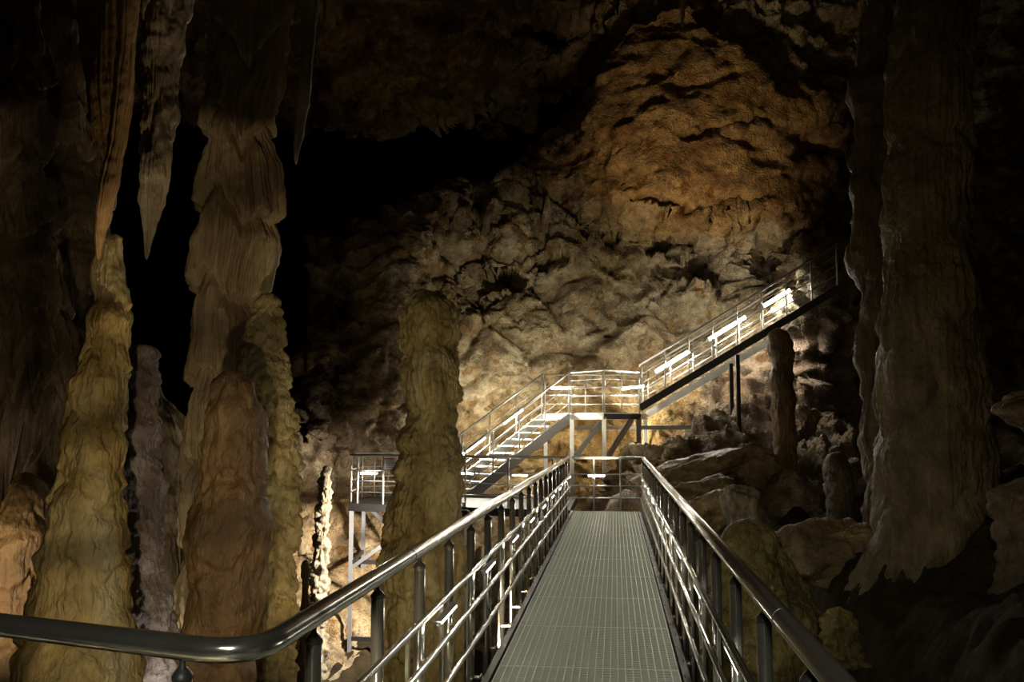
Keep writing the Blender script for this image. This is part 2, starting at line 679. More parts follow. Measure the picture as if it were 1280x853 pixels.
# lower stair: down from C1/C0 to the platform
ww = C0 - C1
ldir = np.array((-ww[1], ww[0], 0)); ldir /= np.linalg.norm(ldir)
if ldir @ FH > 0:
    ldir = -ldir
LSL = .62
run = ZL / LSL
low = empty('stair', C1 + ldir * run * .5 - (0, 0, 1.0), 'lower open-tread steel stair rising from the platform to the landing', 'stair')
def stringers(t, P, d, rn, sl, w, h, mats, drop=.10, low=0.0):
    for q, mt in zip((P, P + w - (0, 0, low)), mats):
        e = q + d * rn + (0, 0, sl * rn)
        m = MB(); m.bar(q - (0, 0, drop), e - (0, 0, drop), .05, h); m.build('stringer', mt, t)


stringers(low, C1, ldir, run, -LSL, ww, .26, (GREY, TREAD))
nt = 12
for k in range(1, nt):
    c = C1 + ldir * run * k / nt - (0, 0, ZL * k / nt)
    m = MB()
    m.box(c + ww / 2 + ldir * .02, (.28, np.linalg.norm(ww) - .05, .035), (ldir, ww / np.linalg.norm(ww), UPZ))
    m.build('tread', TREAD, low)
SH = (1.10, .76, .52, .27)
def stair_rail(label, P, d, rn, sl, ext, n, hh=SH, hr=.03):
    e = P + d * rn + (0, 0, sl * rn)
    path = [e, P] if ext is None else [e, P, ext]
    L = plen([e, P])
    return railing(label, path, post_s=[.06 + (L - .12) * i / (n - 1) for i in range(n)], heights=hh, corner=.06, hand_r=hr, rail_r=.014, post_r=.022)


stair_rail('front railing of the lower stair, rising to the landing', C1 + (0, 0, .02), ldir, run, -LSL, None, 5)
stair_rail('back railing of the lower stair, carrying bright tube lights', C0 + (0, 0, .02), ldir, run * 1.06, -LSL, None, 5)

# upper stair
urun = 5.2
upst = empty('stair', C3, 'long upper steel stair climbing right from the landing into the dark', 'stair')
C3s, C4s = C3 + (0, 0, .2), C4 + (0, 0, .2)
stringers(upst, C3s, ud2, urun, uslope, uw, .19, (DARK, TREAD), drop=.06, low=.16)
UHH = (1.08, .80, .55, .30)
nt = int(uslope * urun / .165)
for k in range(1, nt):
    c = C3s + ud2 * urun * k / nt + (0, 0, uslope * urun * k / nt)
    m = MB()
    m.box(c + uw / 2, (.28, 1.14, .035), (ud2, uw / 1.2, UPZ))
    m.build('tread', TREAD, upst)
for s, w in ((2.60, 0.0), (2.35, 1.0)):
    p = C3s + ud2 * s + uw * w + (0, 0, uslope * s)
    m = MB(); m.bar(p - (0, 0, .2), (p[0], p[1], 1.0), .10, .10); m.build('leg', DARK, upst)
p = C3s + ud2 * 2.60
m = MB(); m.bar((C3[0], C3[1], 1.72), (p[0], p[1], 1.72), .07, .11); m.build('tie_beam', GREY, upst)
stair_rail('front railing of the upper stair, nearest the viewer', C3s + (0, 0, .02) + ud2 * urun + (0, 0, uslope * urun), -ud2, urun, -uslope, None, 9, UHH)
stair_rail('back railing of the upper stair, carrying bright tube lights', C4s + (0, 0, .02) + ud2 * urun + (0, 0, uslope * urun), -ud2, urun, -uslope, None, 9, UHH)

# tube lights along the stairs and the platform
GL = 'bright tube lights on the stair railings'
def on(P, d, sl, s0, s1, h, label):
    tube_light(P + d * s0 + (0, 0, sl * s0 + h), P + d * s1 + (0, 0, sl * s1 + h), label, GL, r=.04)


fr = -ww / np.linalg.norm(ww) * .06
for k, (a, b) in enumerate(((.75, 1.45), (2.0, 2.75))):
    on(C0 + fr, ldir, -LSL, a, b, .60, 'bright tube light on the lower stair back railing, %s from the landing' % ORD[k])
tube_light(C0 + fr * 2 + (.12, 0, .72), C0 + fr * 2 + (.75, .1, .72), 'bright tube light at the landing corner above the lower stair', GL, r=.03)
tube_light(C4 + (-.75, -.12, .70), C4 + (-.05, -.12, .78), 'bright tube light at the landing corner beside the upper stair', GL, r=.03)
fu = -uw / 1.2 * .06
for k, (a, b) in enumerate(((.25, 1.25), (1.75, 2.80), (3.25, 4.0), (4.75, 5.1))):
    on(C4s + fu, ud2, uslope, a, b, .82, 'bright tube light on the upper stair back railing, %s from the landing' % ORD[k])
GP = 'tube lights on the platform railings'
kd = (PB - PK) / np.linalg.norm(PB - PK)
tube_light((-.60, YEND + .06, .72), (-.20, YEND + .06, .72), 'bright tube light on the railing closing off the walkway end', GP, r=.018, mat=LED_PLATF)
q = PB + back * .9
tube_light(PB - kd * .28 - (0, .07, -.70), PB - kd * .72 - (0, .07, -.70), 'bright tube light on the far left end of the platform railing', GP, r=.025, mat=LED_PLATF)
tube_light(PK + kd * 2.15 + (0, .25, .72), PK + kd * 2.6 + (0, .25, .72), 'tube light on the platform railing just right of the stalagmite', GP, r=.02, mat=LED_PLATF)
tube_light(PK + kd * .9 + (0, .25, .70), PK + kd * 1.3 + (0, .25, .70), 'tube light on the platform railing nearest the walkway corner', GP, r=.016, mat=LED_PLATF)

# notice on the platform railing
sg = empty('notice_board', PB + kd * -.95 + (0, -.05, .8), 'small white notice with a red and dark heading on the platform railing', 'sign')
sc = PB - kd * 1.02 + np.array((FH[0], FH[1], 0)) * .05 + (0, 0, .92)
ax = (-kd, np.cross(-kd, UPZ), UPZ)
nrm = ax[1]
if nrm @ FH > 0:
    nrm = -nrm
m = MB(); m.box(sc, (.33, .012, .27), ax); m.build('plate', WHITE_PLATE, sg)
m = MB(); m.box(sc + nrm * .008 + (0, 0, .108) - kd * .02, (.16, .005, .03), ax); m.build('red_heading', RED_PAINT, sg)
m = MB()
m.box(sc + nrm * .008 + (0, 0, .108) + kd * .10, (.06, .005, .03), ax)
for k in range(4):
    m.box(sc + nrm * .008 + (0, 0, .05 - .045 * k) - kd * .01, (.24, .004, .010), ax)
m.build('lettering', DARK_PAINT, sg)

# flood lamp under the platform edge
fp = PH(578, 644, 19.3)
fl = empty('flood_lamp', fp, 'small black flood lamp hung under the platform edge beside the stalagmite', 'lamp')
m = MB()
m.tube([fp + (-.16, 0, 0), fp + (-.13, 0, 0), fp + (.10, .02, 0), fp + (.15, .02, 0)], [.06, .11, .11, .07], 14)
m.build('housing', BLACKP, fl)
m = MB(); m.tube([fp + (-.17, 0, 0), fp + (-.155, 0, 0)], .055, 14); m.build('lens', LENS, fl)
m = MB()
m.bar(fp + (0, .1, .02), fp + (0, .1, .24), .03, .012); m.bar(fp + (0, .1, .24), fp + (0, .4, .24), .03, .012)
m.build('mounting_bracket', DARK, fl)

# ------------------------------------------------------------------ rock: the cave shell
def grid_faces(nu, nv, wrap=False):
    i, j = np.meshgrid(np.arange(nu - 1), np.arange(nv if wrap else nv - 1), indexing='ij')
    j2 = (j + 1) % nv
    a = i * nv + j
    return np.stack([a, i * nv + j2, (i + 1) * nv + j2, (i + 1) * nv + j], -1).reshape(-1, 4)


def grid_normals(V, nu, nv):
    G = V.reshape(nu, nv, 3)
    du = np.gradient(G, axis=0)
    dv = np.gradient(G, axis=1)
    n = np.cross(du, dv)
    n /= np.linalg.norm(n, axis=2, keepdims=True) + 1e-9
    return n.reshape(-1, 3)


def craggy(p, amp=1.0, seed=0.0):
    """Broken limestone: big swells, rounded blocks with dark joints, knobbly detail."""
    w = np.stack([perlin(p * .9 + 5 + seed), perlin(p * .9 + 31 + seed), perlin(p * .9 + 77 + seed)], 1) * .35
    q = p + w
    big = fbm(q * .28, 3, off=seed) * 1.1
    f1, f2 = worley(q * np.array((.5, .5, .7)), seed)
    blk = sstep(0, .25, f2 - f1) * .30 - f1 * .12
    fa = facets(q * np.array((.9, .9, 1.3)), seed + 3) * .17
    fb = facets(q * np.array((2.3, 2.3, 3.2)) + 11, seed + 5) * .05
    med = (1 - np.abs(perlin(q * 1.3 + seed)) * 2) * .10 + fbm(q * 1.3, 4, .55, off=seed + 40) * .17
    fine = fbm(p * 5.0, 4, .62, off=seed + 60) * .045
    crk = -np.exp(-np.abs(perlin(q * .75 + seed + 2)) / .035) * .22 - np.exp(-np.abs(perlin(q * 2.0 + seed + 6)) / .05) * .09
    return (big + blk + fa + fb + med + fine + crk) * amp


def inpoly(x, z, poly):
    """Signed distance (negative inside) to a polygon in the x-z plane."""
    n = len(poly)
    d = np.full(len(x), 1e9)
    ins = np.zeros(len(x), bool)
    for i in range(n):
        ax_, az = poly[i]
        bx, bz = poly[(i + 1) % n]
        ex, ez = bx - ax_, bz - az
        t = np.clip(((x - ax_) * ex + (z - az) * ez) / (ex * ex + ez * ez + 1e-9), 0, 1)
        d = np.minimum(d, np.hypot(x - ax_ - t * ex, z - az - t * ez))
        c = ((az > z) != (bz > z)) & (x < (bx - ax_) * (z - az) / (bz - az + 1e-12) + ax_)
        ins ^= c
    return np.where(ins, -d, d)


WALL_ROCK = rock('cave_wall_limestone', [(.16, .125, .085), (.36, .29, .20), (.54, .48, .37), (.62, .58, .50)], scale=.9, bump=1.0, bscale=6, rough=.5, tint=True, mottle=.66, msc=3.0,
                 spots=(.30, .19, .08), grain=22)
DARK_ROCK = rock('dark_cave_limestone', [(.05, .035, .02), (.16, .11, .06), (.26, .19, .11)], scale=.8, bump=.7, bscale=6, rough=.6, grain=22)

# control points: photo position and how far off the rock face stands there
CP = [(-250, -200, 30), (-250, 300, 34), (-250, 700, 26), (150, -150, 25), (150, 60, 27), (150, 400, 33), (150, 620, 24), (150, 900, 18),
      (400, -200, 25), (400, 0, 26), (450, 60, 27.5), (400, 130, 29), (560, 40, 28), (560, 125, 29.5), (680, 30, 27.5), (640, 120, 29),
      (360, 280, 26), (360, 400, 24.5), (360, 520, 23.5), (400, 620, 23.6), (400, 700, 22.6), (400, 780, 21.4), (400, 880, 19.0), (450, 1000, 17),
      (470, 260, 27.5), (470, 400, 25.3), (470, 540, 24.8), (480, 620, 24.9), (490, 700, 24.2), (500, 800, 22.5), (520, 900, 20),
      (600, 250, 28.5), (600, 340, 27.2), (600, 430, 26.2), (600, 520, 26.2), (600, 600, 26.6), (620, 700, 26), (640, 800, 24), (640, 950, 20),
      (700, 260, 28.0), (720, 350, 27.4), (720, 440, 27.0), (720, 520, 27.2), (740, 580, 27.2), (740, 640, 26.8), (740, 720, 25), (740, 900, 21),
      (760, -150, 26), (780, 60, 26.6), (820, 160, 25.6), (820, 240, 25.8), (830, 320, 27.6), (830, 400, 27.2), (830, 470, 27.0), (830, 540, 26.2), (850, 600, 21.8), (860, 660, 19.0), (870, 740, 16.5), (880, 850, 13.5),
      (950, -100, 26), (960, 130, 26.0), (960, 230, 26.6), (940, 320, 26.6), (930, 400, 27.2), (930, 480, 26.4), (930, 560, 24.0), (940, 620, 20.5), (960, 700, 17.5), (980, 800, 14),
      (1050, 150, 27.0), (1040, 260, 28.0), (1035, 350, 23.4), (1025, 420, 23.9), (1030, 500, 24.3), (1030, 580, 23.2), (1040, 660, 20), (1060, 760, 15),
      (1150, 0, 26), (1150, 300, 27), (1150, 560, 25), (1150, 680, 19), (1300, 0, 24), (1300, 300, 24), (1300, 600, 22), (1300, 760, 16)]
W3 = np.array([PH(*c) for c in CP])
def rbf_fit(A, val):
    d = np.linalg.norm(A[:, None] - A[None], axis=2)
    K = np.zeros((len(A) + 3,) * 2)
    K[:len(A), :len(A)] = d
    K[:len(A), len(A)] = 1
    K[:len(A), len(A) + 1:len(A) + 3] = A
    K[len(A):, :len(A)] = K[:len(A), len(A):].T
    K[range(len(A)), range(len(A))] += -.15
    return np.linalg.solve(K, np.concatenate([val, np.zeros(3)]))


def rbf_eval(A, w, P):
    out = np.full(len(P), w[len(A)]) + P @ w[len(A) + 1:]
    for i in range(len(A)):
        out += w[i] * np.hypot(P[:, 0] - A[i, 0], P[:, 1] - A[i, 1])
    return out


A2 = W3[:, [0, 2]]
rw = rbf_fit(A2, W3[:, 1])
X0, X1, Z0, Z1 = -21.0, 13.5, -7.0, 16.5
STEP = .058
nu, nv = int((X1 - X0) / STEP), int((Z1 - Z0) / STEP)
gx, gz = np.meshgrid(np.linspace(X0, X1, nu), np.linspace(Z0, Z1, nv), indexing='ij')
gx, gz = gx.ravel(), gz.ravel()
gy = rbf_eval(A2, rw, np.stack([gx, gz], 1))
def seen(P):
    d = np.asarray(P) - EYE
    k = d @ FWD
    return 640 + FPX * (d @ RT) / k, 426.5 - FPX * (d @ UPV) / k


def wxz(L, H=27.0):
    return list(L)


pw = np.stack([gx, gz * 0 + 3, gz], 1)
wx, wz = seen(np.stack([gx, gy, gz], 1))
wx = wx + (fbm(pw * .5, 3, off=3) * .5 + fbm(pw * 2.2, 3, off=8) * .2) * 28
wz = wz + (fbm(pw * .5, 3, off=53) * .5 + fbm(pw * 2.2, 3, off=58) * .2) * 28
cave = wxz([(330, 285), (332, 150), (430, 125), (480, 140), (560, 128), (600, 155), (650, 130), (700, 95), (748, 58), (740, 95), (700, 145), (655, 195), (640, 222),
            (600, 245), (520, 250), (450, 258), (380, 272)], 27.5)
cavL = wxz([(-260, 130), (235, 125), (345, 140), (350, 280), (352, 480), (330, 560), (-260, 560)], 27.0)
sd = np.minimum(inpoly(wx, wz, cave), inpoly(wx, wz, cavL))
gy += sstep(30, -6, sd) * 2.2
hole = sd < -2
mass = wxz([(690, 245), (742, 100), (768, 35), (850, 18), (955, 70), (975, 120), (1042, 150), (1035, 245), (1000, 292), (880, 285), (770, 285)], 26)
sm = inpoly(wx, wz, mass)
massk = sstep(16, -24, sm)
gy -= massk * 1.5
strat = inpoly(wx, wz, wxz([(870, 470), (960, 400), (1060, 380), (1060, 560), (930, 570), (870, 550)], 27))
stratk = sstep(20, -16, strat)
pits = [(628, 345, 30, 10, 1.6), (838, 302, 30, 13, 1.0), (1018, 205, 16, 14, 1.4), (760, 300, 30, 8, .9), (965, 335, 26, 42, 3.0), (1000, 460, 10, 14, .6),
        (372, 530, 10, 22, 1.2), (358, 395, 12, 14, 1.6), (400, 470, 18, 9, .9), (880, 330, 26, 9, .8), (700, 330, 28, 8, .7), (560, 300, 30, 8, .8), (690, 30, 60, 14, 1.3), (870, 265, 70, 6, .9),
        (1000, 200, 30, 20, .9), (900, 180, 50, 6, .4)]
for px, py, rx, ry, dp in pits:
    e = np.hypot((wx - px) / rx, (wz - py) / ry)
    gy += sstep(1.25, .55, e) * dp
V = np.stack([gx, gy, gz], 1)
Nn = grid_normals(V, nu, nv)
if Nn[:, 1].mean() > 0:
    Nn = -Nn
smooth_floor = sstep(-.2, -2.0, gz) * sstep(-2, -6, gx)
amp = 1 - .55 * smooth_floor
dsp = craggy(V, 1.0) * amp * (1 - .72 * massk)
slab = V[:, 2] * .9 - V[:, 0] * .35 + fbm(V * .5, 3, off=171) * .8
dsp += massk * ((np.abs((slab / 1.15) % 1 - .5) * 2) ** .6 * -.13 + .06 + np.abs(perlin(V * np.array((.8, .8, 2.2)) + 8)) * -.16)
stv = gz + fbm(V * .6, 2, off=91) * .35
dsp += stratk * (np.abs((stv / .46) % 1 - .5) ** .5 * -.38 + .15)
V = V + Nn * dsp[:, None]
# mineral colours: iron stain, pale and grey rock, with shade painted into dimmer parts
def blob(px, py, rx, ry, H=27):
    return np.exp(-(((wx - px) / rx) ** 2 + ((wz - py) / ry) ** 2))


tint = np.ones((len(V), 3)) * np.array((1.02, .93, .74))
def lay(k, col):
    global tint
    k = np.clip(k, 0, 1)[:, None]
    tint = tint * (1 - k) + np.array(col) * k


nA = fbm(V * .7, 4, off=123)
lay(blob(420, 340, 130, 130) * 1.2, (.86, .74, .56))  # upper-left bank: weak light away from the tubes, painted as a darker tint
lay(sstep(.08, .34, nA) * .7, (.80, .62, .36))
lay(sstep(.10, .32, fbm(V * .55, 4, off=201)) * .7, (.92, .90, .88))
lay(massk, (1.05, .70, .34))
lay(blob(640, 420, 90, 90) * 1.2, (1.15, 1.06, .88))
lay(blob(730, 400, 70, 50), (1.1, 1.04, .92))
lay(blob(770, 560, 150, 70) * 1.3, (1.15, .86, .40))
lay(blob(880, 350, 80, 40), (1.02, .92, .74))
lay(stratk * .9, (.72, .60, .54))
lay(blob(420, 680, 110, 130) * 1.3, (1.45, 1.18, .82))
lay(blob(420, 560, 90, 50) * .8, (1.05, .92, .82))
lay(blob(500, 50, 240, 90) * 1.2, (.70, .48, .27))  # ceiling rock painted darker for standing further from the lights
FW = grid_faces(nu, nv)
FW = FW[~hole[FW].any(axis=1)]
used = np.unique(FW)
remap = np.zeros(len(V), int)
remap[used] = np.arange(len(used))
o = mesh_np('wall_back', V[used], remap[FW], WALL_ROCK, attr=tint[used])
tag(o, kind='structure')


def shell(name, plan, z0, z1, step, mat, seed, amp=1.0, face=(0, 0, 0)):
    plan = fillet([(p[0], p[1], 0) for p in plan], 4, 10)
    L = plen(plan)
    n1, n2 = int(L / step), int((z1 - z0) / step)
    base = np.array([along(plan, L * i / (n1 - 1))[0] for i in range(n1)])
    zz = np.linspace(z0, z1, n2)
    V = np.repeat(base, n2, 0)
    V[:, 2] = np.tile(zz, n1)
    N_ = grid_normals(V, n1, n2)
    c = np.array(face) - V
    N_ = np.where(((c * N_).sum(1) > 0)[:, None], N_, -N_)
    V = V + N_ * craggy(V, amp, seed)[:, None]
    return tag(mesh_np(name, V, grid_faces(n1, n2), mat), kind='structure')


RIGHT_ROCK = rock('shade_darkened_limestone', [(.02, .014, .008), (.07, .05, .03), (.12, .09, .055)], scale=.8, bump=.7, bscale=6, rough=.6, grain=22)  # albedo darkened in place of light falling off over distance
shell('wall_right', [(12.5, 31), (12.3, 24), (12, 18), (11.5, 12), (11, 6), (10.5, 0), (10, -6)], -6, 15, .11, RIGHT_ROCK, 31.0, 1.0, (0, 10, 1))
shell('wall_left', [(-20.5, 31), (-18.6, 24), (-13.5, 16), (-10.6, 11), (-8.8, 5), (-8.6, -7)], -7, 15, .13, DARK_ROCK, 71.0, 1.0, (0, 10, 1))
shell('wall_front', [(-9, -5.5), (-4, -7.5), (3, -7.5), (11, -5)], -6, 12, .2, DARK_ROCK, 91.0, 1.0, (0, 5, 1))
# floor: under the walkway, rising on both sides
fx, fy = np.meshgrid(np.linspace(-21, 13, 290), np.linspace(-8, 26, 260), indexing='ij')
fx, fy = fx.ravel(), fy.ravel()
def floor_z(x, y):
    right = sstep(.9, 3.6, x)
    left = sstep(-3, -9, x)
    zr = -2.6 + 2.5 * sstep(.9, 3.2, x) + .8 * sstep(3, 7, x)
    return -4.3 * (1 - right) + zr * right + left * 1.2 + .7 * sstep(17, 24, y) * (1 - right)


fz = floor_z(fx, fy)
V = np.stack([fx, fy, fz], 1)
q = V * np.array((1, 1, .4))
fz = fz + fbm(q * .5, 4, off=14) * .5 + fbm(q * 1.8, 3, off=19, billow=True) * .14
V[:, 2] = fz
tag(mesh_np('floor', V, grid_faces(290, 260), rock('cave_floor', [(.025, .018, .009), (.055, .04, .02), (.10, .072, .04)], scale=1.1, bump=.6, bscale=7, rough=.85, grain=30, spec=.08)), kind='structure')
cx, cy = np.meshgrid(np.linspace(-22, 14, 180), np.linspace(-8, 32, 180), indexing='ij')
cx, cy = cx.ravel(), cy.ravel()
cz = 4.2 + .50 * np.maximum(0, (cx * FH[0] + cy * FH[1])) + .0 * cx
V = np.stack([cx, cy, cz], 1)
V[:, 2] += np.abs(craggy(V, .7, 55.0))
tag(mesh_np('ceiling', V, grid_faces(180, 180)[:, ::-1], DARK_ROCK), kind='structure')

# ------------------------------------------------------------------ rock: stalagmites, stalactites, columns
def formation(name, label, cat, rows, H, mat, flute=.0, fk=9.0, lump=.10, lscale=1.6, tier=0.0, tier_h=.7, seed=1.0, nang=150, step=.02, ky=1.0,
              round_top=True, round_bot=False, fine=.012, group=None, hem_drop=.0, bumps=(), sm=40, knob=0.0, kscale=5.0):
    """rows: (photo y, left x, right x) of the outline from the top down, at H metres."""
    pts = []
    for py, xl, xr in rows:
        c = PH((xl + xr) / 2, py, H)
        r = abs(xr - xl) / 2 / FPX * (H / math.cos(math.atan(((xl + xr) / 2 - 640) / FPX)))
        pts.append((c[2], c[0], c[1], r))
    pts = np.array(pts)[::-1]
    zz = pts[:, 0]
    nz = max(24, min(520, int((zz[-1] - zz[0]) / step)))
    z = np.linspace(zz[0], zz[-1], nz)
    ker = np.hanning(max(5, nz // sm * 2 + 1)); ker /= ker.sum()
    def itp(v):
        a = np.interp(z, zz, v)
        h = len(ker) // 2
        b = np.convolve(np.concatenate([np.full(h, a[0]), a, np.full(h, a[-1])]), ker, 'valid')
        return b
    x, y, r = itp(pts[:, 1]), itp(pts[:, 2]), itp(pts[:, 3])
    if round_top:
        rr = r[-1] * 1.2
        t = np.clip((z - (zz[-1] - rr)) / rr, 0, 1)
        r = r * np.sqrt(np.clip(1 - t ** 2.2, 0, 1)) + 1e-3
    if round_bot:
        rr = max(r[0] * 2, .05)
        t = np.clip(((zz[0] + rr) - z) / rr, 0, 1)
        r = r * np.sqrt(np.clip(1 - t ** 2, 0, 1)) + 1e-3
    th = np.linspace(0, 2 * math.pi, nang, endpoint=False)
    Z, T = np.meshgrid(z, th, indexing='ij')
    Rr = np.repeat(r[:, None], nang, 1)
    ca, sa = np.cos(T), np.sin(T)
    Rm = float(np.mean(r))
    P = np.stack([x.mean() + ca * Rr, y.mean() + sa * Rr, Z], -1).reshape(-1, 3) + seed * 3.7
    cyl = np.stack([ca, sa, Z * 0], -1).reshape(-1, 3)
    d = fbm(P * lscale, 3, .5, off=seed) * lump * 1.6
    wz_ = Z.ravel()
    if tier:
        warp = perlin(cyl * 1.1 + np.stack([wz_ * .2] * 3, 1) + seed) * tier_h * .5 + perlin(cyl * 3 + seed + 7) * tier_h * .14
        ph = (wz_ + warp) / tier_h + seed * .37
        fr_ = ph - np.floor(ph)          # 1 at the crown of a tier, 0 at its ragged hem
        prof = sstep(1.0, .72, fr_) * (.75 + .25 * (1 - fr_)) - .5
        hem = sstep(0, .08, fr_)
        vary = .6 + .8 * np.clip(perlin(np.stack([np.floor(ph), cyl[:, 0] * 1.5, cyl[:, 1] * 1.5], 1) * .83 + seed) + .5, 0, 1)
        d += prof * hem * tier * vary * 1.1 - (1 - hem) * tier * .25
    if flute:
        fc = cyl * fk
        fc[:, 2] = wz_ * .38 + seed
        wob = perlin(np.stack([cyl[:, 0] * 2, cyl[:, 1] * 2, wz_ * 1.3], 1) + seed) * .5
        fc[:, 0] += wob
        f = np.abs(perlin(fc)) * 2.2 - .5
        f2 = np.abs(perlin(fc * np.array((2.1, 2.1, 1.6)) + 9)) * 1.6 - .4
        msk = sstep(-.35, .25, perlin(np.stack([cyl[:, 0] * 1.2, cyl[:, 1] * 1.2, wz_ * .9], 1) + seed + 21))
        if tier:
            msk = np.maximum(msk * .5, sstep(.85, .55, fr_))
        d += (f * .7 + f2 * .35) * flute * msk
    if knob:
        f1, f2 = worley(P * kscale, seed)
        d += (sstep(0, .4, f2 - f1) - f1) * knob
    for bx, by, bh, br, ba in bumps:
        c = PH(bx, by, bh)
        Q = np.stack([np.repeat(x, nang) + cyl[:, 0] * Rr.ravel(), np.repeat(y, nang) + cyl[:, 1] * Rr.ravel(), wz_], 1)
        dd = (((Q - c) / (br, br, br * .8)) ** 2).sum(1)
        lowcut = sstep(c[2] - br * .75, c[2] - br * .45, wz_)
        d += ba * np.exp(-dd) * lowcut
    d += fbm(P * 9, 3, .55, off=seed + 5) * fine * 1.6
    d -= np.clip(fbm(P * np.array((21, 21, 12)), 2, .6, off=seed + 15), 0, 1) * fine * .9
    k = np.clip(Rr.ravel() / max(Rm * .45, 1e-3), 0, 1)
    rn = np.maximum(Rr.ravel() + d * k, Rr.ravel() * .25)
    dep = RT[None] * 0
    # ky flattens the plan towards or away from the viewer
    ox, oy = ca.ravel() * rn, sa.ravel() * rn
    if ky != 1.0:
        rt, fh = RT[:2], FH[:2]
        a_, b_ = ox * rt[0] + oy * rt[1], ox * fh[0] + oy * fh[1]
        b_ = b_ * ky
        ox, oy = a_ * rt[0] + b_ * fh[0], a_ * rt[1] + b_ * fh[1]
    V = np.stack([np.repeat(x, nang) + ox, np.repeat(y, nang) + oy, wz_], 1)
    if hem_drop:
        kk = sstep(zz[0] + (zz[-1] - zz[0]) * .45, zz[0], wz_)
        V[:, 2] -= hem_drop * kk * (np.abs(perlin(cyl * fk * .7 + seed)) * 2 - .2 + perlin(cyl * 1.5 + seed))
    F = grid_faces(nz, nang, wrap=True)
    n0 = len(V)
    V = np.concatenate([V, [[x[0], y[0], z[0]], [x[-1], y[-1], z[-1]]]])
    j = np.arange(nang); j2 = (j + 1) % nang
    tri0 = np.stack([np.full(nang, n0), j2, j, j], 1)
    tri1 = np.stack([np.full(nang, n0 + 1), (nz - 1) * nang + j, (nz - 1) * nang + j2, (nz - 1) * nang + j2], 1)
    # quads only: caps are fans whose last corner repeats; split them off as triangles
    Fq = [tuple(f) for f in F]
    me = bpy.data.meshes.new(name)
    base = np.array((x[0], y[0], z[0]))
    allf = np.concatenate([F.ravel(), tri0[:, :3].ravel(), tri1[:, :3].ravel()]).astype(np.int32)
    tot = np.concatenate([np.full(len(F), 4), np.full(2 * nang, 3)]).astype(np.int32)
    me.vertices.add(len(V)); me.vertices.foreach_set('co', (V - base).astype(np.float32).ravel())
    me.loops.add(len(allf)); me.loops.foreach_set('vertex_index', allf)
    me.polygons.add(len(tot))
    me.polygons.foreach_set('loop_start', np.concatenate([[0], np.cumsum(tot)[:-1]]).astype(np.int32))
    me.polygons.foreach_set('loop_total', tot)
    me.update(calc_edges=True)
    me.polygons.foreach_set('use_smooth', np.ones(len(tot), dtype=bool))
    me.materials.append(mat)
    o = bpy.data.objects.new(name, me)
    COL.objects.link(o)
    o.location = Vector(base)
    return tag(o, label, cat, group)


OLIVE = rock('olive_flowstone', [(.16, .105, .03), (.34, .25, .09), (.48, .38, .17), (.46, .38, .22)], scale=2.2, stretch=.45, bump=.8, bscale=14, rough=.5, grain=45)
OLIVEB = rock('olive_brown_flowstone', [(.14, .10, .045), (.27, .20, .10), (.38, .30, .17)], scale=2.0, stretch=.45, bump=.9, bscale=13, rough=.5, grain=40)
YELLOW = rock('yellow_flowstone', [(.20, .12, .035), (.40, .28, .09), (.50, .40, .19), (.44, .40, .30)], scale=1.6, stretch=.35, bump=.7, bscale=12, rough=.45, grain=45)
BROWN = rock('brown_flowstone', [(.16, .085, .035), (.30, .18, .07), (.40, .27, .13)], scale=1.4, stretch=.4, bump=.5, bscale=10, rough=.42, grain=45)
TAN = rock('tan_fluted_flowstone', [(.24, .16, .07), (.40, .29, .15), (.50, .39, .23)], scale=1.8, stretch=.25, bump=.6, bscale=16, rough=.5, grain=50)
GREYB = rock('grey_sparkling_calcite', [(.22, .14, .09), (.42, .33, .28), (.60, .55, .52)], scale=2.0, stretch=.5, bump=1.0, bscale=24, rough=.32, grain=70, spec=.7)
ORANGE = rock('orange_dripstone', [(.30, .16, .06), (.48, .29, .12), (.62, .44, .24)], scale=3.0, stretch=.12, bump=.4, bscale=22, rough=.45, grain=50)
PALE = rock('pale_dripstone', [(.26, .19, .11), (.40, .32, .20), (.50, .42, .30)], scale=2.0, stretch=.3, bump=.6, bscale=18, rough=.5, grain=50)
MOSS = rock('mossy_olive_flowstone', [(.13, .095, .022), (.28, .215, .06), (.42, .33, .11)], scale=2.5, stretch=.7, bump=.9, bscale=14, rough=.5, grain=40)
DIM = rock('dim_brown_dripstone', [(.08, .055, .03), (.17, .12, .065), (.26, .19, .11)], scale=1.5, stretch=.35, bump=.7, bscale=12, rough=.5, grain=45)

# --- left side
formation('stone_column', 'tall fluted tan column in tiers, rising from floor to roof on the left', 'column',
          [(-150, 268, 352), (0, 277, 352), (60, 275, 350), (115, 275, 345), (125, 266, 336), (175, 264, 334), (215, 262, 338), (230, 256, 342), (290, 255, 344), (330, 252, 332), (350, 250, 325),
           (400, 249, 318), (480, 247, 322), (600, 243, 330), (760, 238, 335), (1050, 225, 345)], 10.6, TAN, flute=.125, fk=8, lump=.02, tier=.13, tier_h=1.0, seed=2.0, nang=320, fine=.008, round_top=False)
formation('stalagmite', 'knobbly olive yellow stalagmite standing against the right side of the fluted column', 'stalagmite',
          [(366, 326, 346), (385, 318, 350), (400, 314, 352), (430, 310, 357), (480, 306, 362), (560, 303, 369), (640, 302, 371), (700, 303, 366), (780, 306, 366), (860, 306, 366), (1050, 295, 375)],
          9.6, OLIVE, flute=.02, fk=8, lump=.04, lscale=3, tier=.06, tier_h=.42, seed=5.0, knob=.02, kscale=9)
